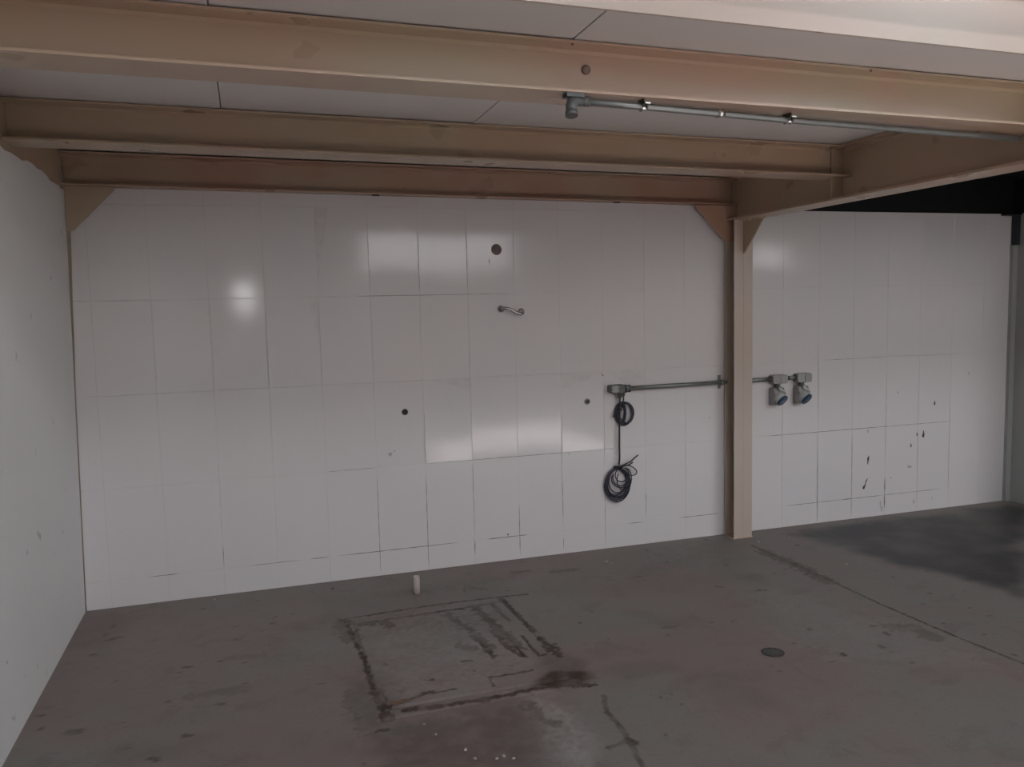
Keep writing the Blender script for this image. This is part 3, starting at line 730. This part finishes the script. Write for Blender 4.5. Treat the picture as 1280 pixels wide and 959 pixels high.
UC = thing('electrical_cable', (1.33, -.03, .83), 'short navy cable coiled just below the cable junction box', 'cable', 'black cables on the wall')
m = MB(); m.tube([(1.326,-.035,1.018),(1.327,-.034,1.0),(1.322,-.030,.965),(1.318,-.026,.94)], .005, 8); m.build('drop', M_cablenavy, UC)
m = MB()
for i, (rx, rz, dx, dz, ti) in enumerate([(.068,.074,0,0,.15),(.062,.070,.004,.004,.22),(.060,.078,-.006,-.002,.05),(.050,.066,.010,.0,.28),(.034,.070,-.020,.0,.02),(.026,.072,-.026,.004,-.05),(.020,.066,-.022,-.004,.04)]):
    m.tube(ell(1.338+dx, .905+dz, rx, rz, math.pi/2, math.pi/2+2*math.pi, 36, -.003*(i % 4) - .003, ti, i), .0046, 6)
m.build('coil', M_cablenavy, UC)
m = MB(); m.tube([(1.318,-.02,.935),(1.285,-.034,.93),(1.262,-.038,.905),(1.255,-.03,.885)], .004, 6); m.tube([(1.318,-.02,.93),(1.30,-.036,.925),(1.272,-.038,.918)], .004, 6); m.build('loose_end', M_cable, UC)

# small fittings on the tiles
E1 = thing('pipe_flange', (.491, 0, 1.977), 'round brown rusty pipe flange high on the tiled wall', 'pipe fitting')
m = MB(); m.lathe([(.034,0),(.033,.005),(.026,.010),(.020,.011)], align((.491,-.0008,1.977), (0,-1,0)), 24); m.build('flange', M_rustlight, E1)
m = MB(); m.lathe([(.019,0),(.019,.010),(.014,.0101),(.013,.002)], align((.491,-.0115,1.977), (0,-1,0)), 20); m.build('pipe_end', M_rust, E1)
H = thing('chrome_arm', (.57, -.03, 1.60), 'bent chrome arm fixed to the tiled wall below the brown flange', 'shower arm')
m = MB(); m.tube([(.510,-.012,1.610),(.510,-.034,1.612),(.514,-.044,1.613),(.524,-.049,1.613),(.540,-.050,1.612),(.560,-.050,1.603),(.590,-.050,1.586),(.610,-.050,1.577),(.628,-.049,1.575),(.638,-.044,1.578),(.643,-.034,1.586),(.643,-.012,1.590)], .0095, 12); m.build('tube', M_chrome, H)
for p in ((.510,-.0008,1.610),(.643,-.0008,1.590)):
    m = MB(); m.lathe([(.022,0),(.021,.006),(.014,.012),(.011,.016)], align(p, (0,-1,0)), 20); m.build('flange', M_chrome, H)
D = thing('pipe_socket', (-.116, 0, 1.0), 'small dark open pipe socket low in the middle of the tiled wall', 'pipe fitting')
m = MB(); m.lathe([(.019,0),(.019,.003),(.014,.005),(.0135,.001)], align((-.116,-.0008,1.0), (0,-1,0)), 20); m.build('ring', M_iron, D)
m = MB(); m.lathe([(.0128,0),(.0128,.002)], align((-.116,-.0008,1.0), (0,-1,0)), 20); m.build('opening', M_hole, D)
V = thing('pipe_socket', (1.083, 0, .995), 'small grey metal pipe socket on the tiles left of the hanging cables', 'pipe fitting')
m = MB(); m.lathe([(.020,0),(.019,.006),(.013,.010),(.012,.004)], align((1.083,-.0008,.995), (0,-1,0)), 20); m.build('ring', M_galv, V)
m = MB(); m.lathe([(.0115,0),(.0115,.005)], align((1.083,-.0008,.995), (0,-1,0)), 16); m.build('opening', M_hole, V)

# ------------------------------------------------------------------ on the floor
PV = thing('pipe_stub', (-.155, -.394, 0), 'short cream plastic pipe stub standing up from the floor', 'pipe')
m = MB(); m.lathe([(.019,0),(.019,.100),(.0186,.102),(.0150,.102),(.0148,.03)], Matrix.Translation((-.156,-.394,.0)) @ Euler((0,.02,0)).to_matrix().to_4x4(), 24); m.build('tube', M_pvc, PV)

DR = thing('floor_drain', (1.236, -1.796, 0), 'small round metal floor drain set in the concrete', 'drain')
m = MB(); m.lathe([(.036,.0002),(.050,.0002),(.052,.003),(.046,.0045),(.042,.003),(.036,.002)], Matrix.Translation((1.236,-1.796,0)), 32); m.build('ring', M_iron, DR)
m = MB()
for k in range(8):
    a = 2*math.pi*k/8 + .2
    m.box(.008, .037, -.006, .006, .0004, .003, 0, Matrix.Translation((1.236,-1.796,0)) @ Matrix.Rotation(a, 4, 'Z'))
m.lathe([(.011,.0004),(.011,.003)], Matrix.Translation((1.236,-1.796,0)), 16)
tag(m.build('grate', M_castdark, DR), 'grey slotted grate')

# concrete inspection cover: a slab with worn grooves in a thin concrete frame
IC = thing('inspection_cover', (-.14, -1.2, 0), 'rectangular concrete inspection cover in the floor with muddy chipped edges', 'manhole cover')
IC['label'] = 'rectangular concrete inspection cover in the floor with muddy chipped edges'
GRV = [g for g in DARK[10:16]]
def slab_z(x, y):
    z = np.full(x.shape, .0075) + .0012*fbm(x, y, .12, 5)
    for c, w, s in DARK:
        if w <= .018 and s > .45: 
            z -= .0035*s*(1 - sstep(w*.4, w*1.1, dpoly(x, y, c)))
    e = np.minimum.reduce([x+.556, .262-x, y+1.715, -.715-y]) + .006*fbm(x, y, .04, 8)
    return np.where(e < .004, .0006, np.clip(z, .0012, 1))
sl = grid_mesh('slab', np.arange(-.560, .2665, .0055), np.arange(-1.72, -.709, .0055), slab_z, M_floor)
sl.parent = IC; sl.location = (.14, 1.2, 0)
def frame_z(x, y):
    z = np.full(x.shape, .0045) + .001*fbm(x, y, .1, 15)
    e = np.minimum.reduce([x-x.min(), x.max()-x, y-y.min(), y.max()-y])
    return np.where((fbm(x, y, .09, 33) > .32) | (e < .003), .0004, z)
fr = MB()
frs = []
for k, (xa, xb, ya, yb) in enumerate([(-.60,.30,-.705,-.64),(-.60,.30,-1.80,-1.728)]):
    f = grid_mesh('frame_edge', np.arange(xa, xb, .006), np.arange(ya, yb, .006), frame_z, M_floor); f.parent = IC; f.location = (.14, 1.2, 0)
f = grid_mesh('frame_edge', np.arange(.272, .308, .006), np.arange(-1.32, -.70, .006), frame_z, M_floor); f.parent = IC; f.location = (.14, 1.2, 0)

m = MB(); m.quad([(-.530,-1.655,.0092),(-.49,-1.672,.009),(-.46,-1.668,.009),(-.425,-1.678,.009),(-.44,-1.692,.0088),(-.48,-1.695,.0085),(-.50,-1.705,.0085),(-.527,-1.69,.0085)])
tag(m.build('broken_edge', M_brick, IC), 'orange-brown broken corner')

# crumbs of mortar lying about
CR = [(1.083,-.272,.016,'largest pale mortar crumb, near the foot of the wall right of the cover'),(1.097,-.320,.009,'small pale mortar crumb just in front of the largest crumb'),(2.208,-.255,.012,'pale mortar crumb on the floor just right of the column foot'),(2.457,-.253,.009,'tiny pale mortar crumb by the tiled wall, right of the column'),
      (2.419,-.864,.009,'tiny pale mortar crumb alone right of the floor joint'),(-1.259,-.072,.008,'tiny pale mortar crumb at the foot of the wall on the left'),
      (-.395,-1.981,.008,None),(-.422,-1.887,.007,None),(-.316,-2.126,.010,None),(-.299,-2.196,.009,None),(-.225,-2.223,.008,None),(-.196,-2.216,.010,None),(-.168,-2.243,.008,None)]
cm = None
for i, (x, y, r, lab) in enumerate(CR):
    if cm is None:
        bm = bmesh.new(); bmesh.ops.create_icosphere(bm, subdivisions=2, radius=1)
        for v in bm.verts:
            k = 1 + .35*mnoise.noise(v.co*1.7 + Vector((3,1,2))); v.co = v.co*k; v.co.z = max(v.co.z*.6, -.35)
        me = bpy.data.meshes.new('mortar_crumb'); bm.to_mesh(me); bm.free(); me.materials.append(M_crumb); cm = bpy.data.objects.new('mortar_crumb', me); o = cm
    else: o = cm.copy()
    COL.objects.link(o)
    r *= .75; o.location = (x, y, .33*r); o.scale = (r, r*.8, r); o.rotation_euler = (0, 0, i*1.3)
    tag(o, lab or 'tiny pale crumb in the scatter in front of the inspection cover', 'crumb', 'pale mortar crumbs')
    if not lab: o['group'] = 'crumbs scattered in front of the cover'

# ------------------------------------------------------------------ light, camera
wd = bpy.data.worlds.new('World'); scene.world = wd; wd.use_nodes = True
bg = wd.node_tree.nodes['Background']; bg.inputs['Color'].default_value = (.85, .92, 1, 1); bg.inputs['Strength'].default_value = 1.0

sun = bpy.data.lights.new('Sun', 'SUN'); so = bpy.data.objects.new('Sun', sun); COL.objects.link(so)
sun.energy = 52.0; sun.angle = .01; sun.color = (.98, .97, 1.0)
so.rotation_euler = Vector((.20, -.45, .87)).to_track_quat('Z', 'Y').to_euler(); so.location = (4, -8, 9)

cam = bpy.data.cameras.new('Camera'); co = bpy.data.objects.new('Camera', cam); COL.objects.link(co)
cam.sensor_fit = 'HORIZONTAL'; cam.sensor_width = 36; cam.lens = 36*1033.37/1280; cam.clip_start = .05
r = Vector((0.95215686,-0.30469327,-0.02365003)); u = Vector((0.05050227,0.08055046,0.99547031)); f = Vector((0.30140808,0.94903827,-0.09208438))
M = Matrix((r, u, -f)).transposed().to_4x4(); M.translation = Vector((-1.0024, -4.9567, 1.6199)); co.matrix_world = M
scene.camera = co

vs = scene.view_settings
scene.display_settings.display_device = 'sRGB'
vs.view_transform = 'Standard'; vs.look = 'None'; vs.gamma = 1; vs.use_curve_mapping = False
vs.exposure = 0.09
